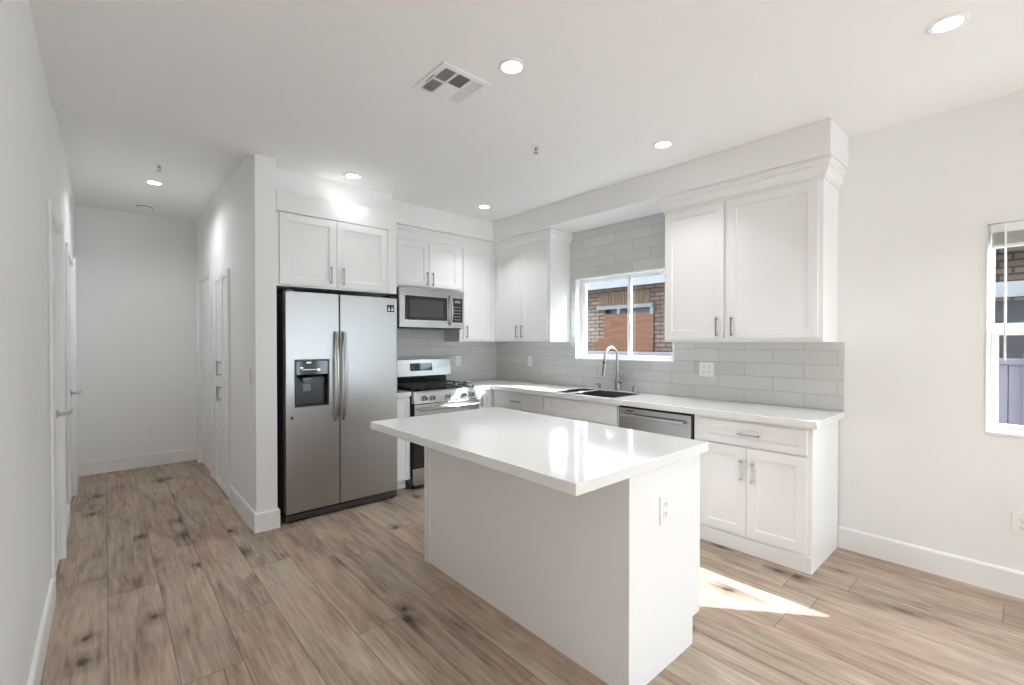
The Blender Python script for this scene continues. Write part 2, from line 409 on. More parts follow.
struct(MB().grid([YR - .2, -3.4, -1.0, D1[0], D1[1], D2[0], D2[1], YH], [0, .857, 2.05, ZH], lambda i, j: not (i in (3, 5) and j <= 1), XL - .12, XL, 'x').build('wall_left', WALL))
# rear wall of the living area with an unseen glazed opening added for daylight
struct(MB().grid([XL, 2.15, 3.50, XS], [0, 0.04, 2.12, ZC], lambda i, j: not (i == 1 and j == 1), YR - .12, YR, 'y').build('wall_rear', WALL))
m = MB(); m.frame(2.15, 3.50, 0.04, 2.12, 0.05, YR - .1, YR - .03, 'y')
for q in (2.80,): m.box(q, q + .06, YR - .1, YR - .03, .09, 2.07)
wf = struct(m.build('window_3', VINYL, bevel=.003))
MB().box(2.2, 3.45, YR - .07, YR - .064, .09, 2.07).build('glass', GLASS, wf)

# soffit boxed around the top of the kitchen
m = MB()
m.box(PX1, 1.96, 3.85, YB, 2.49, ZC)
m.poly([(1.96, 3.985), (3.25, 3.985), (3.25, 0.79), (XS, 0.79), (XS, YB), (1.96, YB)], 2.50, ZC)
struct(m.build('ceiling_soffit', WALL, bevel=.003))

# baseboards
BBH = 0.14
def bb(name, path):
    prof = [(0, 0), (.015, 0), (.015, BBH - .012), (.010, BBH - .003), (.004, BBH), (0, BBH)]
    return struct(MB().sweep(path, prof).build('baseboard_' + name, TRIM))
bb('right', [(XS, 0.83), (XS, YR)])                      # travelling -y, outward = right of travel = -x
bb('left', [(XL, YR), (XL, D1[0] - .07)])
bb('hallway_left', [(XL, D1[1] + .07), (XL, D2[0] - .07)])
bb('hallway_left_end', [(XL, D2[1] + .07), (XL, YH)])
bb('hallway_end', [(XL, YH), (PX0, YH)])
bb('partition', [(PX0, 4.535), (PX0, PY), (PX1, PY), (PX1, PY + .03)])

# doors
def lever(parent, x, y, z, s, d):
    """lever handle on a face whose normal is s along x; lever points d along y"""
    m = MB(); m.lathe((x, y, z), [(0.001, s * .0), (.027, s * .0), (.027, s * .008), (.011, s * .012), (.012, s * .06), (.001, s * .06)], 20, axis='x')
    m.tube([(x + s * .052, y - d * .012, z), (x + s * .058, y + d * .03, z), (x + s * .060, y + d * .115, z + .003)], .0105, 10)
    return m.build('door_handle', CHROME, parent, smooth=True)
def door(n, y0, y1, x, s, wallx, hy_, hd, casing=True):
    m = MB(); xf = x; xb = x - s * .038
    a, b = min(xf, xb), max(xf, xb)
    z1 = 2.03
    m.box(a, b, y0 + .012, y1 - .012, .006, z1)
    d_ = struct(m.build('door_%d' % n, TRIM, bevel=.002))
    w_ = y1 - y0
    m = MB()
    for (q0, q1) in ((.12, .92), (1.04, 1.90)):
        m.frame(y0 + .11, y1 - .11, q0, q1, .012, *sorted((xf, xf + s * .004)), 'x')
    m.build('panel_moulding', TRIM, d_, bevel=.001)
    m = MB()
    e0, e1 = sorted((wallx + s * .0015, wallx + s * .026))
    c = .072
    f0, f1 = sorted((wallx + s * .0015, wallx + s * .014))
    m.grid([y0 - c, y0, y1 + .001], [0, 2.045, 2.045 + c], lambda i, j: not (i == 1 and j == 0), f0, f1, 'x')
    m.box(e0, e1, y1 + .001, y1 + c, 0, 2.045 + c)
    j0, j1 = sorted((wallx - s * .118, wallx + s * .0015))
    m.grid([y0, y0 + .01, y1 - .01, y1], [0, 2.036, 2.046], lambda i, j: not (i == 1 and j == 0), j0, j1, 'x')
    m.build('casing', TRIM, d_, bevel=.002)
    if hy_: lever(d_, xf, hy_, .93, s, hd)
    return d_
door(1, D1[0], D1[1], XL - .006, 1, XL, 3.90, 1)
door(2, D2[0], D2[1], XL - .006, 1, XL, 5.42, 1)
door(3, 5.50, 6.22, PX0 + .01, -1, PX0, 0, 0)

# ---------------------------------------------------------------- windows
def window_sink():
    y0, y1, z0, z1 = W1
    m = MB()
    m.frame(y0 + .001, y1 - .001, z0 + .001, z1 - .001, .010, XS - .012, XS + .138, 'x', tb=.014)    # white lined reveal and sill
    root = struct(m.build('window_1', TRIM, bevel=.001))
    a, b, c, d = y0 + .0115, y1 - .0115, z0 + .0155, z1 - .0115
    MB().frame(a, b, c, d, .028, XS + .062, XS + .124, 'x', tb=.012, tt=.010).build('window_frame', VINYL, root, bevel=.002)
    for q in ((2.50, b - .03, XS + .066, XS + .090), (a + .03, 2.555, XS + .093, XS + .119)):
        s_ = MB().frame(q[0], q[1], c + .0125, d - .0105, .034, q[2], q[3], 'x', tb=.022, tt=.022).build('sash', VINYL, root, bevel=.002)
        xm = (q[2] + q[3]) / 2
        MB().box(xm - .002, xm + .002, q[0] + .032, q[1] - .032, c + .033, d - .031).build('glass', GLASS, s_)
    MB().box(XS + .056, XS + .0655, 2.505, 2.525, 1.56, 1.61).build('latch', VINYL, root, bevel=.002)
window_sink()
def window_hung(n, W_):
    y0, y1, z0, z1 = W_
    m = MB(); m.frame(y0 + .001, y1 - .001, z0 + .001, z1 - .001, .006, XS - .006, XS + .138, 'x', tb=.014, tt=.01)
    root = struct(m.build('window_%d' % n, TRIM, bevel=.001))
    a, b, c, d = y0 + .0075, y1 - .0075, z0 + .0155, z1 - .0115
    MB().frame(a, b, c, d, .012, XS + .03, XS + .110, 'x', tb=.016).build('window_frame', VINYL, root, bevel=.002)
    zm = 1.438 if n == 2 else (z0 + z1) / 2
    s1 = MB().frame(a + .0125, b - .0125, zm - .01, d - .0125, .012, XS + .074, XS + .100, 'x', tb=.045, tt=.02).build('upper_sash', VINYL, root, bevel=.002)
    MB().box(XS + .085, XS + .089, a + .0235, b - .0235, zm + .03, d - .031).build('glass', GLASS, s1)
    s2 = MB().frame(a + .0125, b - .0125, c + .0165, zm + .034, .030, XS + .042, XS + .070, 'x', tb=.026, tt=.066).build('lower_sash', VINYL, root, bevel=.002)
    MB().box(XS + .054, XS + .058, a + .041, b - .041, c + .041, zm - .030).build('glass', GLASS, s2)
    return root
window_hung(2, W2); window_hung(4, W4_ADDED)  # the second is the unseen window added for daylight
# raised blind in the single hung window
bl = thing('window_blind', 'white window blind pulled up to the top of the right-hand window', 'blind', (XS + .004, 0, 0))
y0, y1 = W2[0] + .02, W2[1] - .018
MB().box(-.02, .02, y0, y1, 1.965, 2.012).build('head_rail', VINYL, bl, bevel=.003)
m = MB()
for k in range(11): m.box(-.022 + .001 * (k % 2), .022, y0 + .004, y1 - .004, 1.900 + k * .0058, 1.9032 + k * .0058)
m.build('slat_stack', mat('blind_slats', (.62, .62, .58), .4), bl)
MB().box(-.024, .024, y0 + .002, y1 - .002, 1.884, 1.899).build('bottom_rail', VINYL, bl, bevel=.003)
MB().tube([(-.026, .085, 2.0), (-.03, .083, 1.93), (-.03, .082, 1.27)], .0045, 8).build('tilt_wand', VINYL, bl, smooth=True)

# ---------------------------------------------------------------- backsplash tile
T0, T1 = XS - .010, XS - .0005
m = MB(); m.grid([.806, W1[0] + .001, W1[1] - .001, YB - .0005], [.9115, W1[2] + .001, 1.3670], lambda i, j: not (i == 1 and j == 1), T0, T1, 'x')
tag(m.build('tile_backsplash', TILEY), 'glossy grey subway tile band just above the long sink wall worktop', 'backsplash')
m = MB(); m.grid([1.9215, W1[0] + .001, W1[1] - .001, 3.188], [1.3672, W1[3] - .001, 2.498], lambda i, j: not (i == 1 and j == 0), T0, T1, 'x')
tag(m.build('tile_backsplash', TILEY), 'grey subway tile field above the sink window up to the soffit', 'backsplash')
tag(MB().box(2.0, T0 - .0005, YB - .010, YB - .0005, .9115, 2.05).build('tile_backsplash', TILEX), 'glossy grey subway tile on the wall behind the range', 'backsplash')

# ---------------------------------------------------------------- cabinets
def shaker(m, x0, x1, z0, z1, y=-.02, t=.02, st=.057):
    """door slab facing -y with a recessed centre panel; y is its front face"""
    m.grid([x0, x0 + st, x1 - st, x1], [z0, z0 + st, z1 - st, z1], lambda i, j: not (i == 1 and j == 1), y, y + t, 'y')
    m.box(x0 + st - .002, x1 - st + .002, y + .009, y + t - .002, z0 + st - .002, z1 - st + .002)
    m.frame(x0 + st - .003, x1 - st + .003, z0 + st - .003, z1 - st + .003, .007, y + .0045, y + .0105, 'y')
    return m
def pull(parent, x, z, vert=True, y=-.02, ln=.135):
    m = MB(); h = ln / 2
    if vert:
        m.box(x - .005, x + .005, y - .034, y - .026, z - h, z + h)
        for q in (-1, 1): m.box(x - .0045, x + .0045, y - .027, y - .0002, z + q * (h - .012) - .0045, z + q * (h - .012) + .0045)
    else:
        m.box(x - h, x + h, y - .034, y - .026, z - .005, z + .005)
        for q in (-1, 1): m.box(x + q * (h - .012) - .0045, x + q * (h - .012) + .0045, y - .027, y - .0002, z - .0045, z + .0045)
    return m.build('handle', NICKEL, parent, bevel=.0015)
def cabinet(name, label, cat, loc, rotz, W, D, z0, z1, fronts, toe=None, group=None, open_top=False):
    """local frame: x from left to right seen from the front, y back, face frame at y=0, z up from loc"""
    t = thing(name, label, cat, loc, rotz, group)
    m = MB()
    if open_top:
        m.box(0, W, 0, D, z0 + toe, z0 + toe + .018); m.frame(0, W, 0, D, .018, z0 + toe + .018, z1, 'z')
    else: m.box(0, W, 0, D, z0 + (toe or 0), z1)
    if toe: m.box(.0, W, .075, D, z0, z0 + toe)
    m.build('body', CAB, t, bevel=.0012)
    for f in fronts:
        kind, x0, x1, a, b = f[:5]
        mm = MB()
        if kind == 'panel':
            mm.box(x0, x1, -.02, -.0005, a, b); mm.build('filler_panel', CAB, t, bevel=.0012); continue
        shaker(mm, x0, x1, a, b, -.0205, .020, st=f[6] if len(f) > 6 else .057)
        d = mm.build('drawer' if kind == 'drawer' else 'door', CAB, t, bevel=.0012)
        hd = f[5]
        if hd is None: continue
        if kind == 'drawer': pull(d, hd[0], hd[1], False, -.0205)
        else: pull(d, hd[0], hd[1], True, -.0205)
    return t
CR = [(0, 2.383), (.008, 2.383), (.008, 2.400), (.016, 2.403), (.018, 2.412), (.028, 2.432), (.032, 2.452), (.040, 2.456), (.040, 2.470), (.050, 2.475), (.050, 2.4975), (0, 2.4975)]
R_ = -PI / 2
# right wall cabinet beside the window (sink wall). local x = 1.92 - y
t = cabinet('upper_cabinet', 'large white two-door wall cabinet right of the sink window', 'wall cabinet', (3.332, 1.920, 0), R_, 1.075, .327, 1.368, 2.44,
    [('door', .012, .470, 1.398, 2.374, (.430, 1.478)), ('door', .497, 1.050, 1.398, 2.374, (.535, 1.478))])
MB().sweep([(0, .317), (0, 0), (1.075, 0), (1.075, .327)][::1], CR).build('crown_moulding', CAB, t)
# left wall cabinet between the window and the corner. local x = 4.09 - y
t = cabinet('upper_cabinet', 'white two-door wall cabinet left of the sink window', 'wall cabinet', (3.350, 4.392, 0), R_, 1.202, .309, 1.372, 2.44,
    [('door', .360, .776, 1.395, 2.380, (.736, 1.478)), ('door', .780, 1.174, 1.395, 2.380, (.820, 1.478))])
MB().box(.001, .322, -.0560, -.0005, 1.372, 2.383).build('filler_panel', CAB, t, bevel=.001)
MB().box(.001, .302, -.0560, -.0005, 2.384, 2.497).build('filler_panel', CAB, t)
MB().sweep([(.302, 0), (1.202, 0), (1.202, .299)], CR).build('crown_moulding', CAB, t)
# range wall cabinets. local x = x - loc.x
t = cabinet('upper_cabinet', 'tall narrow white wall cabinet right of the microwave', 'wall cabinet', (2.874, 4.09, 0), 0, .4195, .303, 1.372, 2.44,
    [('door', .040, .412, 1.395, 2.382, (.075, 1.478))])
MB().sweep([(0, 0), (.4195, 0)][::1], CR).build('crown_moulding', CAB, t)
t = cabinet('upper_cabinet', 'short white two-door wall cabinet directly over the microwave', 'wall cabinet', (2.100, 4.09, 0), 0, .772, .303, 1.905, 2.44,
    [('door', .025, .383, 1.925, 2.378, (.352, 2.01)), ('door', .387, .760, 1.925, 2.378, (.418, 2.01))])
MB().sweep([(0, 0), (.772, 0)][::1], CR).build('crown_moulding', CAB, t)
# cabinet over the refrigerator (deep)
t = cabinet('upper_cabinet', 'deep white two-door cabinet over the refrigerator', 'wall cabinet', (.9485, 3.692, 0), 0, .965, .69, 1.787, 2.336,
    [('door', .022, .441, 1.800, 2.330, (.392, 1.895)), ('door', .445, .880, 1.800, 2.330, (.492, 1.895))])
MB().box(0, .965, -.0205, .155, 2.3375, 2.4885).build('frieze_board', CAB, t, bevel=.0015)
MB().box(.884, .965, -.020, -.0005, 1.787, 2.3365).build('filler_panel', CAB, t, bevel=.0012)

# base cabinets on the sink wall; face frame x=3.10, fronts 3.0795
BF = 3.100; BD = XS - .012 - BF
def base(label, yl, yr, fronts, name='base_cabinet', toe=None, open_top=False):
    return cabinet(name, label, 'base cabinet', (BF, yl, 0), R_, yl - yr, BD, 0, .867, fronts, toe=toe, open_top=open_top)
t = base('white base cabinet with drawer and two doors at the open end of the worktop', 1.556, .833,
    [('drawer', .058, .697, .700, .846, (.378, .773), .045), ('door', .058, .356, .115, .686, (.326, .535)), ('door', .360, .697, .115, .686, (.396, .535))])
MB().box(0, .723, -.012, -.0005, .001, .098).build('plinth', CAB, t, bevel=.002)
base('white sink base cabinet with a plain false drawer front left of the dishwasher', 3.022, 2.181,
    [('drawer', .014, .827, .700, .852, None, .045), ('door', .014, .419, .115, .686, (.379, .585)), ('door', .423, .827, .115, .686, (.463, .585))], toe=.1, open_top=True)
base('white base cabinet with a drawer between sink cabinet and corner', 3.786, 3.024,
    [('drawer', .035, .755, .700, .852, (.395, .773), .045), ('door', .035, .393, .115, .686, (.353, .585)), ('door', .397, .755, .115, .686, (.437, .585))], toe=.1)
# corner base facing the camera, right of the range; face y 3.79
cabinet('base_cabinet', 'white corner base cabinet just right of the range', 'base cabinet', (2.874, 3.79, 0), 0, .774, .602, 0, .867,
    [('door', .012, .170, .115, .852, (.040, .770), .04)], toe=.1)
cabinet('base_cabinet', 'narrow white base cabinet squeezed between refrigerator and range', 'base cabinet', (1.950, 3.79, 0), 0, .150, .60, 0, .867,
    [('door', .006, .144, .105, .852, None, .038)], toe=.1)
# tall linen cabinet in the hallway wall, facing the hallway
t = cabinet('linen_cabinet', 'tall white four-door linen cabinet built into the right hallway wall', 'cabinet', (.8075, 5.178, 0), R_, .636, .30, .004, 2.006,
    [('door', .010, .314, 1.022, 1.995, (.285, 1.13)), ('door', .322, .626, 1.022, 1.995, (.350, 1.13)), ('door', .010, .314, .03, 1.010, (.285, .90)), ('door', .322, .626, .03, 1.010, (.350, .90))])
# the part of it in the wall is behind the hallway wall

# ---------------------------------------------------------------- worktops
m = MB()
xs_ = [2.872, 3.045, 3.112, 3.560, XS - .0105]; ys_ = [.797, 2.255, 2.730, 2.752, 2.945, 3.755, YB - .0105]
def solid(i, j):
    if i == 0: return j == 5
    if i == 2 and j in (1, 3): return False
    return True
m.grid(xs_, ys_, solid, .868, .910, 'z')
tag(m.build('worktop', QUARTZ, bevel=.003), 'white quartz L-shaped worktop along the sink wall', 'worktop')
tag(MB().box(1.948, 2.104, 3.755, YB - .0105, .868, .910).build('worktop', QUARTZ, bevel=.003), 'small white quartz worktop piece left of the range', 'worktop')

# ---------------------------------------------------------------- sink and faucet
t = thing('kitchen_sink', 'stainless steel double bowl undermount sink below the window', 'sink', (0, 0, .66))
for (a, b, dp) in ((2.2558, 2.7292, .22), (2.7528, 2.9442, .20)):
    x0, x1 = 3.1125, 3.5595; th = .0025; zt = .2465
    m = MB()
    m.box(x0 - .0, x1, a, b, zt - dp, zt - dp + th)
    m.frame(x0, x1, a, b, th, zt - dp + th, zt - .0005, 'z')
    bowl = m.build('bowl', SINKM, t, bevel=.001)
    MB().lathe(((x0 + x1) / 2, (a + b) / 2, zt - dp + th), [(.001, .002), (.03, .002), (.042, .004), (.045, .0), ], 24).build('drain', CHROME, bowl, smooth=True)
t = thing('faucet', 'tall gooseneck pull-down kitchen faucet behind the sink', 'faucet', (3.598, 2.560, .9105))
m = MB(); m.lathe((0, 0, 0), [(.001, 0), (.030, 0), (.030, .006), (.022, .012), (.022, .11), (.017, .118), (.001, .118)], 24)
m.build('base', NICKEL, t, smooth=True)
pts = [(0, 0, .10), (0, 0, .30)]
for k in range(1, 13):
    a = PI * k / 12 * .94; pts.append((-.095 + .095 * math.cos(a), 0, .31 + .098 * math.sin(a)))
MB().tube(pts, .0125, 16).build('spout', NICKEL, t, smooth=True)
e = pts[-1]
MB().tube([(e[0], 0, e[2] + .005), (e[0] - .006, 0, e[2] - .05), (e[0] - .010, 0, e[2] - .10), (e[0] - .018, 0, e[2] - .175)], .016, 16, radii=[.0135, .0145, .016, .019]).build('spray_head', NICKEL, t, smooth=True)
MB().tube([(e[0] - .0062, 0, e[2] - .052), (e[0] - .0072, 0, e[2] - .064)], .0165, 16).build('spray_ring', DGREY, t, smooth=True)
m = MB(); m.tube([(0, -.015, .085), (0, -.052, .088)], .016, 14); m.tube([(0, -.045, .09), (.0, -.058, .12), (0, -.064, .165)], .006, 10)
m.build('lever', NICKEL, t, smooth=True)
t = thing('soap_dispenser', 'small nickel soap dispenser left of the faucet', 'soap dispenser', (3.585, 2.755, .9105))
MB().lathe((0, 0, 0), [(.001, 0), (.02, 0), (.02, .006), (.011, .012), (.011, .045), (.014, .05), (.001, .052)], 18).build('body', NICKEL, t, smooth=True)
MB().tube([(0, 0, .045), (-.02, 0, .054), (-.055, 0, .048)], .006, 10).build('nozzle', NICKEL, t, smooth=True)
tag(MB().lathe((0, 0, 0), [(.001, 0), (.020, 0), (.020, .045), (.017, .056), (.001, .058)], 24).build('air_gap_cap', NICKEL, smooth=True, loc=(3.595, 2.372, .9105)), 'short nickel air gap cap right of the faucet', 'air gap')

# ---------------------------------------------------------------- dishwasher
t = thing('dishwasher', 'stainless steel dishwasher under the worktop between sink and end cabinet', 'dishwasher', (BF, 2.178, 0), R_)
W_ = .617
MB().box(.004, W_ - .004, .0, .55, .09, .862).build('tub', DARK, t)
MB().box(.006, W_ - .007, -.026, -.001, .105, .848).build('door', STEEL, t, bevel=.004)
MB().box(.006, W_ - .012, -.022, -.001, .8495, .861).build('control_strip', BLACK, t, bevel=.001)
MB().box(W_ - .006, W_ - .002, -.020, -.001, .105, .861).build('trim_strip', CHARCOAL, t)
m = MB(); m.box(.04, W_ - .05, -.062, -.048, .782, .806)
for q in (.05, W_ - .075): m.box(q, q + .022, -.05, -.0262, .786, .802)
m.build('handle', CHROME, t, bevel=.004)
MB().box(.01, W_ - .01, .06, .10, .004, .09).build('kick_plate', BLACK, t)
MB().box(.075, .14, -.0275, -.0262, .823, .833).build('badge', DGREY, t)

# ---------------------------------------------------------------- refrigerator
t = thing('refrigerator', 'stainless steel side-by-side refrigerator with ice and water dispenser', 'refrigerator', (1.005, 3.67, 0))
MB().box(0, .905, .082, .70, .03, 1.738).build('body', CHARCOAL, t, bevel=.004)
# left door with a hole for the dispenser
dl = MB().grid([0.0, .067, .320, .402], [.070, .872, 1.230, 1.750], lambda i, j: not (i == 1 and j == 1), 0, .068, 'y').build('door', STEELV, t, bevel=.006, seg=3)
m = MB(); m.frame(.067, .320, .872, 1.230, .008, -.002, .066, 'y')
m.box(.075, .312, .058, .066, .880, 1.222)
m.build('dispenser_recess', DGREY, dl, bevel=.001)
m = MB(); m.poly([(-.001, 1.222), (-.001, 1.118), (.030, 1.095), (.057, 1.095), (.057, 1.222)], .076, .311, 'x')
m.build('dispenser_control_panel', GLASSBLK, dl, bevel=.002)
m = MB(); m.box(.118, .232, -.0025, -.0012, 1.154, 1.158); m.box(.150, .185, -.0025, -.0012, 1.205, 1.214); m.box(.105, .125, -.0025, -.0012, 1.166, 1.176); m.box(.232, .252, -.0025, -.0012, 1.145, 1.162)
m.build('dispenser_buttons', NICKEL, dl)
m = MB(); m.poly([(.118, 1.094), (.205, 1.094), (.190, 1.060), (.132, 1.060)], .012, .056, 'y'); m.build('nozzle', BLACK, dl, bevel=.002)
MB().box(.135, .195, .045, .057, .985, 1.045).build('paddle', GREYP, dl, bevel=.003)
MB().box(.078, .309, .004, .057, .8805, .890).build('drip_tray', BLACK, dl, bevel=.001)
dr = MB().box(.408, .912, 0, .068, .070, 1.750).build('door', STEELV, t, bevel=.006, seg=3)
MB().box(.403, .407, .012, .08, .07, 1.745).build('gasket', DARK, t)
MB().box(.004, .908, .069, .081, .072, 1.745).build('door_seal', DARK, t)
for (d, hx_) in ((dl, .372), (dr, .434)):
    pts = []
    for k in range(17):
        u = k / 16; z = .745 + .705 * u; bow = math.sin(PI * u) ** .6
        pts.append((hx_, -.018 - .040 * bow, z))
    mm = MB(); bmp = pts
    # flattened bar: two side by side profiles swept as a box strip
    prev = None
    for (x, y, z) in bmp:
        ring = [mm.bm.verts.new((x + a * .011, y + b * .007, z)) for a, b in ((-1, -.6), (-.6, -1), (.6, -1), (1, -.6), (1, .6), (.6, 1), (-.6, 1), (-1, .6))]
        if prev:
            for k in range(8):
                f = mm.bm.faces.new([prev[k], prev[(k + 1) % 8], ring[(k + 1) % 8], ring[k]])
        else: mm.bm.faces.new(ring[::-1])
        prev = ring
    mm.bm.faces.new(prev)
    for zz in (.752, 1.443): mm.box(hx_ - .009, hx_ + .009, -.02, -.0005, zz - .012, zz + .012)
    mm.build('handle', NICKEL, d, smooth=True)
m = MB(); m.box(.815, .880, -.0015, -.0003, 1.628, 1.688); lg = m.build('energy_sticker', BLACK, dr)
m = MB()
for q in (.823, .853):
    m.box(q + .002, q + .019, -.0022, -.0016, 1.640, 1.652); m.box(q + .006, q + .015, -.0022, -.0016, 1.658, 1.668)
m.build('sticker_icons', PLASTIC, lg)
MB().box(.034, .052, -.0015, -.0003, .785, .806).build('badge', DGREY, dl)
m = MB(); m.box(0.0, .912, .012, .075, .012, .058); m.build('kick_grille', CHARCOAL, t, bevel=.004)
for q in (.02, .86): MB().box(q, q + .03, .03, .06, .001, .012).build('foot', BLACK, t)
for q in (.01, .85): MB().box(q, q + .045, .01, .12, 1.751, 1.766).build('hinge_cover', CHARCOAL, t, bevel=.003)

# ---------------------------------------------------------------- microwave
t = thing('microwave', 'stainless steel over-the-range microwave under the short wall cabinet', 'microwave', (2.106, 3.99, 1.50))
W_ = .757; H_ = .398
MB().box(0, W_, .024, .40, .012, H_).build('body', BLACK, t, bevel=.003)
dm = MB().grid([0, .062, .545, W_], [.012, .085, .320, H_], lambda i, j: not (i == 1 and j == 1), 0, .0235, 'y').build('door', STEEL, t, bevel=.004)
m = MB(); m.box(.060, .547, .006, .020, .083, .322); wdw = m.build('window', GLASSBLK, dm)
MB().frame(.060, .547, .083, .322, .032, .003, .0058, 'y').build('window_mask', mat('window_mask', (.025, .025, .027), .25), dm)
m = MB(); m.box(.110, .500, .0045, .0058, .115, .285); m.build('window_mesh', mat('window_mesh', (.06, .058, .055), .2), dm)
MB().box(.610, .735, -.0015, -.0002, .072, .322).build('control_panel', GLASSBLK, t)
for r_ in range(5):
    for c_ in range(3): MB().box(.632 + c_ * .03, .648 + c_ * .03, -.0028, -.0016, .095 + r_ * .032, .105 + r_ * .032).build('button', GREYP, t)
MB().box(.635, .708, -.0028, -.0016, .275, .300).build('display', GREYP, t)
pts = [(.578, -.008 - .04 * math.sin(PI * k / 12) ** .7, .040 + .310 * k / 12) for k in range(13)]
MB().tube(pts, .011, 10).build('handle', CHROME, t, smooth=True)
MB().box(.02, W_ - .02, .03, .38, 0, .0115).build('underside_vent', BLACK, t)

# ---------------------------------------------------------------- range
t = thing('gas_range', 'stainless steel freestanding gas range with black cast iron grates', 'range', (2.109, 3.735, 0))
W_ = .758
MB().box(0, W_, .03, .655, .03, .895).build('body', BLACK, t, bevel=.003)
for (a, b) in ((.03, .06), (.70, .06), (.03, .60), (.70, .60)): MB().tube([(a, b, 0.001), (a, b, .03)], .015, 10).build('foot', BLACK, t)
od = MB().box(.006, W_ - .006, -.010, .029, .205, .790).build('oven_door', GLASSBLK, t, bevel=.004)
MB().box(.006, W_ - .006, -.016, -.0105, .690, .790).build('door_band', STEEL, od, bevel=.002)
m = MB(); m.tube([(.045, -.058, .748), (W_ - .045, -.058, .748)], .0125, 14)
for q in (.06, W_ - .06): m.tube([(q, -.058, .748), (q, -.0165, .748)], .010, 12)
m.build('handle', CHROME, od, smooth=True)
MB().box(.006, W_ - .006, -.010, .029, .045, .198).build('storage_drawer', STEEL, t, bevel=.004)
m = MB(); m.poly([(-.022, .797), (.045, .797), (.045, .897), (-.004, .897)], .0, W_, 'x'); cp = m.build('control_panel', STEEL, t, bevel=.003)
for q in (.105, .195, .36, .555, .645):
    k_ = MB(); k_.lathe((q, -.015, .846), [(.001, .0), (.023, .0), (.024, -.006), (.020, -.010), (.018, -.032), (.001, -.034)], 20, axis='y')
    kb = k_.build('knob', NICKEL, t, smooth=True)
    MB().box(q - .004, q + .004, -.056, -.0492, .828, .864).build('knob_grip', DGREY, kb, bevel=.001)
ct = MB().box(0, W_, .046, .60, .8955, .908).build('cooktop', BLACK, t, bevel=.004)
MB().box(.0, W_, -.003, .045, .8975, .909).build('front_edge', STEEL, t, bevel=.003)
for (a, b) in ((.17, .17), (.17, .44), (.38, .31), (.59, .17), (.59, .44)):
    bb_ = MB().lathe((a, b, .9082), [(.001, .0), (.045, .0), (.045, .012), (.03, .014), (.03, .022), (.001, .023)], 20).build('burner', IRON, t, smooth=True)
for (a, b) in ((.02, .262), (.267, .492), (.497, .738)):
    m = MB(); z0_, z1_ = .930, .944
    m.frame(a, b, .065, .585, .012, z0_, z1_, 'z')
    mid = (a + b) / 2
    m.box(mid - .006, mid + .006, .077, .573, z0_, z1_)
    for q in (.16, .245, .325, .405, .49): m.box(a + .012, b - .012, q - .005, q + .005, z0_ + .001, z1_ + .003)
    for (u, v) in ((a, .065), (b - .012, .065), (a, .573), (b - .012, .573)): m.box(u, u + .012, v, v + .012, .9085, z0_)
    m.build('grate', IRON, t, bevel=.0015)
m = MB(); m.poly([(.515, 1.000), (.500, 1.010), (.525, 1.185), (.645, 1.185), (.645, 1.000)], 0, W_, 'x'); bg_ = m.build('backguard', STEEL, t, bevel=.004)
MB().box(0.0, W_, .605, .65, .9085, .9995).build('backguard_riser', BLACK, t)
# display flush on the sloped guard face
a_ = math.atan2(.025, .175)
dsp = MB().box(-.13, .13, -.003, 0, -.040, .040).build('display', GLASSBLK, bg_, loc=(.385, .5125, 1.105), rot=(-a_, 0, 0))
m = MB()
for k in range(6): m.box(-.10 + k * .036, -.082 + k * .036, -.0036, -.0031, -.016, -.010)
m.build('display_marks', GREYP, dsp)

# ---------------------------------------------------------------- island
IX0, IX1, IY0, IY1 = 1.496, 2.053, 1.002, 2.500
t = thing('kitchen_island', 'white kitchen island base in the middle of the floor', 'kitchen island', (IX0, IY0, 0))
wx, wy = IX1 - IX0, IY1 - IY0
m = MB(); m.grid([0, wx - .066, wx], [0, .122, .8675], lambda i, j: not (i == 1 and j == 0), .0195, wy - .0195, 'y'); m.build('body', CAB, t, bevel=.001)
for (a, b) in ((0, .019), (wy - .019, wy)):
    MB().grid([-.008, wx - .066, wx + .001], [0, .124, .8675], lambda i, j: not (i == 1 and j == 0), a, b, 'y').build('end_panel', CAB, t, bevel=.001)
for (a, b) in ((.0195, .060), (wy - .055, wy - .0195)): MB().box(-.005, -.0005, a, b, 0.0, .8675).build('corner_batten', CAB, t, bevel=.001)
for k in range(3):
    a = .03 + k * (wy - .06) / 3; b = a + (wy - .06) / 3 - .004
    m = MB()
    m.frame(a, b, .14, .855, .057, wx + .0005, wx + .020, 'x'); m.box(wx + .0005, wx + .012, a + .055, b - .055, .195, .80)
    d = m.build('door', CAB, t, bevel=.001)
    m = MB(); m.box(wx + .046, wx + .054, b - .035, b - .025, .68, .815)
    for q in (.692, .803): m.box(wx + .0202, wx + .047, b - .0345, b - .0255, q - .0045, q + .0045)
    m.build('handle', NICKEL, d, bevel=.001)
tag(MB().box(1.139, 2.070, .969, 2.510, .868, .910).build('worktop', QUARTZ, bevel=.003), 'glossy white quartz worktop overhanging the kitchen island', 'worktop')

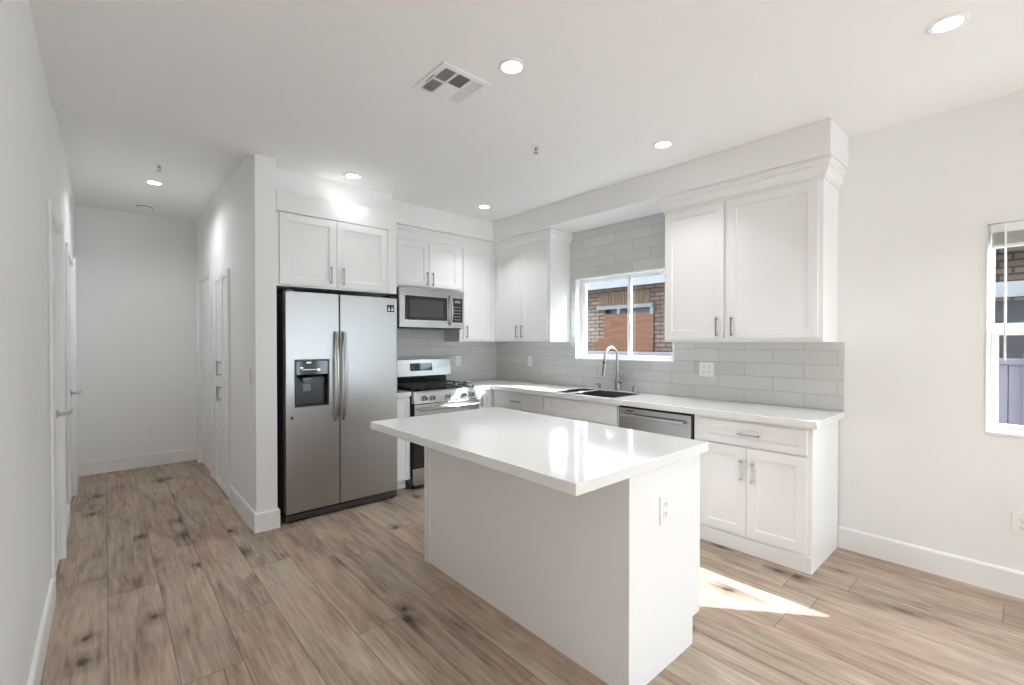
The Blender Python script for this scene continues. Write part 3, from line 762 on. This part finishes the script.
# ---------------------------------------------------------------- outlets and switches
def plate(name, label, cat, loc, rotz, kind='outlet', gangs=1, grp=None):
    """faces local -y"""
    t = thing(name, label, cat, loc, rotz, grp)
    w_ = .038 + .023 * (gangs - 1)
    MB().box(-w_, w_, -.006, -.0008, -.058, .058).build('cover_plate', PLASTIC, t, bevel=.003)
    for g in range(gangs):
        c = (g - (gangs - 1) / 2) * .046
        if kind == 'outlet':
            for s in (-1, 1):
                r_ = MB().box(c - .016, c + .016, -.0082, -.0062, s * .020 - .014, s * .020 + .014).build('receptacle', PLASTIC, t, bevel=.002)
                m = MB(); m.box(c - .007, c - .005, -.0088, -.0083, s * .020 - .002, s * .020 + .007); m.box(c + .005, c + .007, -.0088, -.0083, s * .020 - .002, s * .020 + .007)
                m.box(c - .0025, c + .0025, -.0088, -.0083, s * .020 - .010, s * .020 - .006)
                m.build('slots', DARK, r_)
        else:
            MB().box(c - .016, c + .016, -.0095, -.0062, -.033, .033).build('rocker', PLASTIC, t, bevel=.002)
    return t
plate('wall_outlet', 'white outlet low on the right wall under the right-hand window', 'outlet', (XS, .012, .395), R_)
plate('wall_outlet', 'white double outlet plate on grey tile under the large right wall cabinet', 'outlet', (T0, 1.728, 1.146), R_, gangs=2)
plate('wall_outlet', 'white outlet on grey tile left of the sink window', 'outlet', (T0, 3.790, 1.150), R_)
plate('wall_outlet', 'white outlet on grey tile right of the range', 'outlet', (3.068, YB - .0105, 1.150), 0)
plate('wall_outlet', 'white outlet on the end panel of the kitchen island', 'outlet', (1.739, IY0, .675), 0)
plate('light_switch', 'white rocker light switch on the far hallway wall', 'light switch', (.375, YH, 1.160), 0, 'switch', 2)
plate('wall_outlet', 'white outlet low on the far hallway wall', 'outlet', (.378, YH, .385), 0)
plate('light_switch', 'white light switch on the hallway side of the refrigerator partition', 'light switch', (PX0, 3.85, 1.108), R_, 'switch')

# ---------------------------------------------------------------- ceiling fittings
def downlight(label, x, y, z, watts=LAMP_W):
    t = thing('recessed_light', label, 'ceiling light', (x, y, z), 0, 'recessed ceiling lights')
    MB().lathe((0, 0, 0), [(.048, -.0005), (.067, -.0005), (.067, -.004), (.058, -.009), (.048, -.007), (.048, -.0005)], 40).build('trim_ring', TRIM, t, smooth=True)
    MB().lathe((0, 0, 0), [(.0005, -.0055), (.0475, -.0055), (.0475, -.001), (.0005, -.001)], 40).build('diffuser', LENS, t)
    ld = bpy.data.lights.new('recessed_lamp', 'AREA'); ld.shape = 'DISK'; ld.size = .09; ld.energy = watts; ld.color = (.98, .99, 1); ld.spread = math.radians(105)
    ld.spread = math.radians(145 if z == ZH else 105)
    lo = bpy.data.objects.new('lamp', ld); C.objects.link(lo); lo.parent = t; lo.location = (0, 0, -.012)
    return t
for lab, x, y, z in (
    ('round recessed ceiling light beside the ceiling vent', 1.488, 1.674, ZC),
    ('round recessed ceiling light nearest the right-hand window wall', 2.658, .232, ZC),
    ('round recessed ceiling light in front of the large right wall cabinet', 2.836, 1.651, ZC),
    ('round recessed ceiling light in front of the cabinet over the refrigerator', 1.500, 3.625, ZC),
    ('round recessed ceiling light in front of the corner by the microwave', 2.815, 3.580, ZC),
    ('round recessed ceiling light inside the hallway', .334, 5.10, ZH)):
    downlight(lab, x, y, z, 3.0 if z == ZH else (0.7 if y > 3.6 else LAMP_W))
for x, y in ((.7, -.9), (2.6, -.9), (.7, -2.6), (2.6, -2.6)):  # unseen ceiling lights added behind the camera as fill
    downlight('added round fill light on the unseen ceiling behind the kitchen', x, y, ZC, 5.0 if x < 1 else 0.5)

vt = thing('ceiling_vent', 'square white ceiling air vent with six louvred panels', 'air vent', (1.365, 2.008, ZC))
us = [-.148, -.116, -.048, -.038, .040, .050, .116, .148]; vs_ = [-.148, -.118, -.006, .006, .118, .148]
MB().grid(us, vs_, lambda i, j: not (i in (1, 3, 5) and j in (1, 3)) or (i == 3 and j == 3), -.008, -.0005, 'z').build('frame', TRIM, vt, bevel=.001)
MB().box(-.12, .12, -.12, .12, -.0012, -.0004).build('duct_shade', DARK, vt)  # near-black sheet stands in for the shade inside the duct
for (i, u0, u1) in ((0, -.116, -.048), (1, -.038, .040), (2, .050, .116)):
    for (j, v0, v1) in ((0, -.118, -.006), (1, .006, .118)):
        if i == 1 and j == 1: continue
        m = MB(); n = 8
        for k in range(n):
            if i == 1:
                p = v0 + (k + .5) * (v1 - v0) / n; m.poly([(p + .0035, -.0035), (p - .0030, -.0080), (p - .0037, -.0072), (p + .0028, -.0027)], u0, u1, 'x')
            else:
                s = -1 if i == 0 else 1; p = u0 + (k + .5) * (u1 - u0) / n
                q = [(p - s * .0035, -.0035), (p + s * .0022, -.0080), (p + s * .0029, -.0072), (p - s * .0028, -.0027)]
                m.poly(q, v0, v1, 'y')
        m.build('louvre', TRIM, vt)
MB().tube([(-.130, -.035, -.0105), (-.130, .045, -.0105)], .0025, 8).build('damper_lever', GREYP, vt)

def sprinkler(label, x, y, z, dark=False):
    t = thing('fire_sprinkler', label, 'sprinkler', (x, y, z), 0, 'ceiling fire sprinklers')
    MB().lathe((0, 0, 0), [(.001, -.0005), (.035, -.0005), (.033, -.006), (.012, -.010), (.001, -.010)], 28).build('escutcheon', TRIM, t, smooth=True)
    m = MB(); m.tube([(0, 0, -.010), (0, 0, -.030)], .007, 10)
    for s in (-1, 1): m.tube([(s * .006, 0, -.012), (s * .013, 0, -.028), (s * .004, 0, -.046)], .0022, 6)
    m.lathe((0, 0, 0), [(.001, -.047), (.016, -.048), (.016, -.050), (.001, -.051)], 16)
    m.build('sprinkler_head', NICKEL, t, smooth=True)
sprinkler('small fire sprinkler on the ceiling over the kitchen island', 2.215, 2.246, ZC)
sprinkler('small fire sprinkler on the hallway ceiling', .33, 4.57, ZH)
t = thing('smoke_detector', 'round white smoke detector at the far end of the hallway ceiling', 'smoke detector', (.316, 6.02, ZH))
MB().lathe((0, 0, 0), [(.001, -.0005), (.07, -.0005), (.07, -.012), (.058, -.034), (.05, -.038), (.001, -.038)], 32).build('housing', PLASTIC, t, smooth=True)
MB().lathe((0, 0, 0), [(.0595, -.026), (.066, -.026), (.066, -.020), (.0655, -.020)], 32).build('vent_slots', DGREY, t)

# ---------------------------------------------------------------- outside
struct(MB().box(XS + .14, 14, -8, 10, -.35, -.25).build('ground_outside', GROUND))
struct(MB().box(-4, XS + .14, -12, YR - .25, -.35, -.12).build('ground_patio', mat('bounce_patio', (.6, .6, .58), .9)))  # unseen ground, made pale to bounce daylight up into the room
t = thing('brick_house', 'neighbouring brown brick house with a boarded-up window seen through the glass', 'house', (7.3, 0, -.25))
g = .25
MB().grid([-6, 4.43, 5.48, 9], [0, 1.22 + g, 1.985 + g, 2.42 + g], lambda i, j: not (i == 1 and j == 1), 0, .25, 'x').build('wall', BRICK, t)
m = MB()
for k in range(15): m.box(-.012, -.0005, 4.50 + k * .075, 4.565 + k * .075, 2.078 + g, 2.275 + g)
m.build('soldier_course', BRICKS, t)
m = MB(); m.box(-.08, .0, 4.40, 5.62, 1.99 + g, 2.06 + g); m.box(-.06, -.0, 4.40, 4.46, 1.86 + g, 1.99 + g); m.box(-.06, 0, 5.10, 5.16, 1.90 + g, 1.99 + g)
m.build('window_header', FASCIA, t)
MB().box(.10, .14, 4.43, 5.48, 1.23 + g, 1.985 + g).build('opening_shade', DARK, t)  # near-black board paints the shade behind the window hole
m = MB(); m.box(-.03, -.001, 4.41, 5.30, 1.20 + g, 1.90 + g); m.box(-.045, -.031, 4.41, 5.72, 1.20 + g, 1.43 + g); m.box(-.03, -.001, 5.302, 5.48, 1.20 + g, 1.90 + g)
m.build('plywood_board', PLY, t)
m = MB(); m.box(-.55, -.50, -6, 9, 2.33 + g, 2.50 + g); m.box(-.50, .25, -6, 9, 2.425 + g, 2.46 + g); m.build('eave', FASCIA, t)
m = MB(); m.poly([(-.56, 2.505 + g), (2.2, 3.35 + g), (2.2, 3.42 + g), (-.60, 2.56 + g)], -6, 9, 'y'); m.build('roof', ROOFT, t)
# carport beam seen through the right window
t = thing('carport', 'pale carport beam over a dark open bay seen through the right-hand window', 'carport', (6.6, 0, -.25))
MB().box(-.1, .05, -3.0, 1.8, 1.80 + g, 1.95 + g).build('beam', FASCIA, t, bevel=.004)
for yy in (-2.9, -.7, 1.7): MB().box(-.05, .05, yy, yy + .1, 0, 1.80 + g).build('post', FASCIA, t)
MB().box(.3, .34, -3.0, 1.8, 0, 1.78 + g).build('bay_shade', DARK, t)  # near-black sheet, the bay's shade put into its colour
t = thing('vinyl_fence', 'pale lavender-grey board fence standing outside the windows', 'fence', (5.2, 0, -.25))
m = MB()
for k in range(90):
    y_ = -5.0 + k * .15; m.box(0, .02, y_, y_ + .145, .05, 1.195 + g)
m.build('board_panel', FENCE, t, bevel=.002)
MB().box(-.02, .04, -5, 8.5, 1.195 + g, 1.24 + g).build('top_rail', FENCE, t, bevel=.003)
for k in range(6): MB().box(-.05, .07, -5 + k * 2.45, -4.88 + k * 2.45, 0, 1.29 + g).build('post', FENCE, t, bevel=.004)
t = thing('bare_shrub', 'bare brown shrub branches outside the right-hand window', 'shrub', (6.2, .2, -.25))
m = MB()
for k in range(16):
    a = random.uniform(0, 2 * PI); r = random.uniform(.2, .8); h_ = random.uniform(1.6, 2.4)
    p = [Vector((0, 0, 0))]
    for q in range(1, 6):
        p.append(Vector((r * .4 * math.cos(a) * q / 5 + random.uniform(-.05, .05), r * math.sin(a) * q / 5 + random.uniform(-.05, .05), h_ * q / 5)))
    m.tube(p, .012, 5, radii=[.02, .016, .013, .010, .007, .004])
m.build('branches', BARK, t)
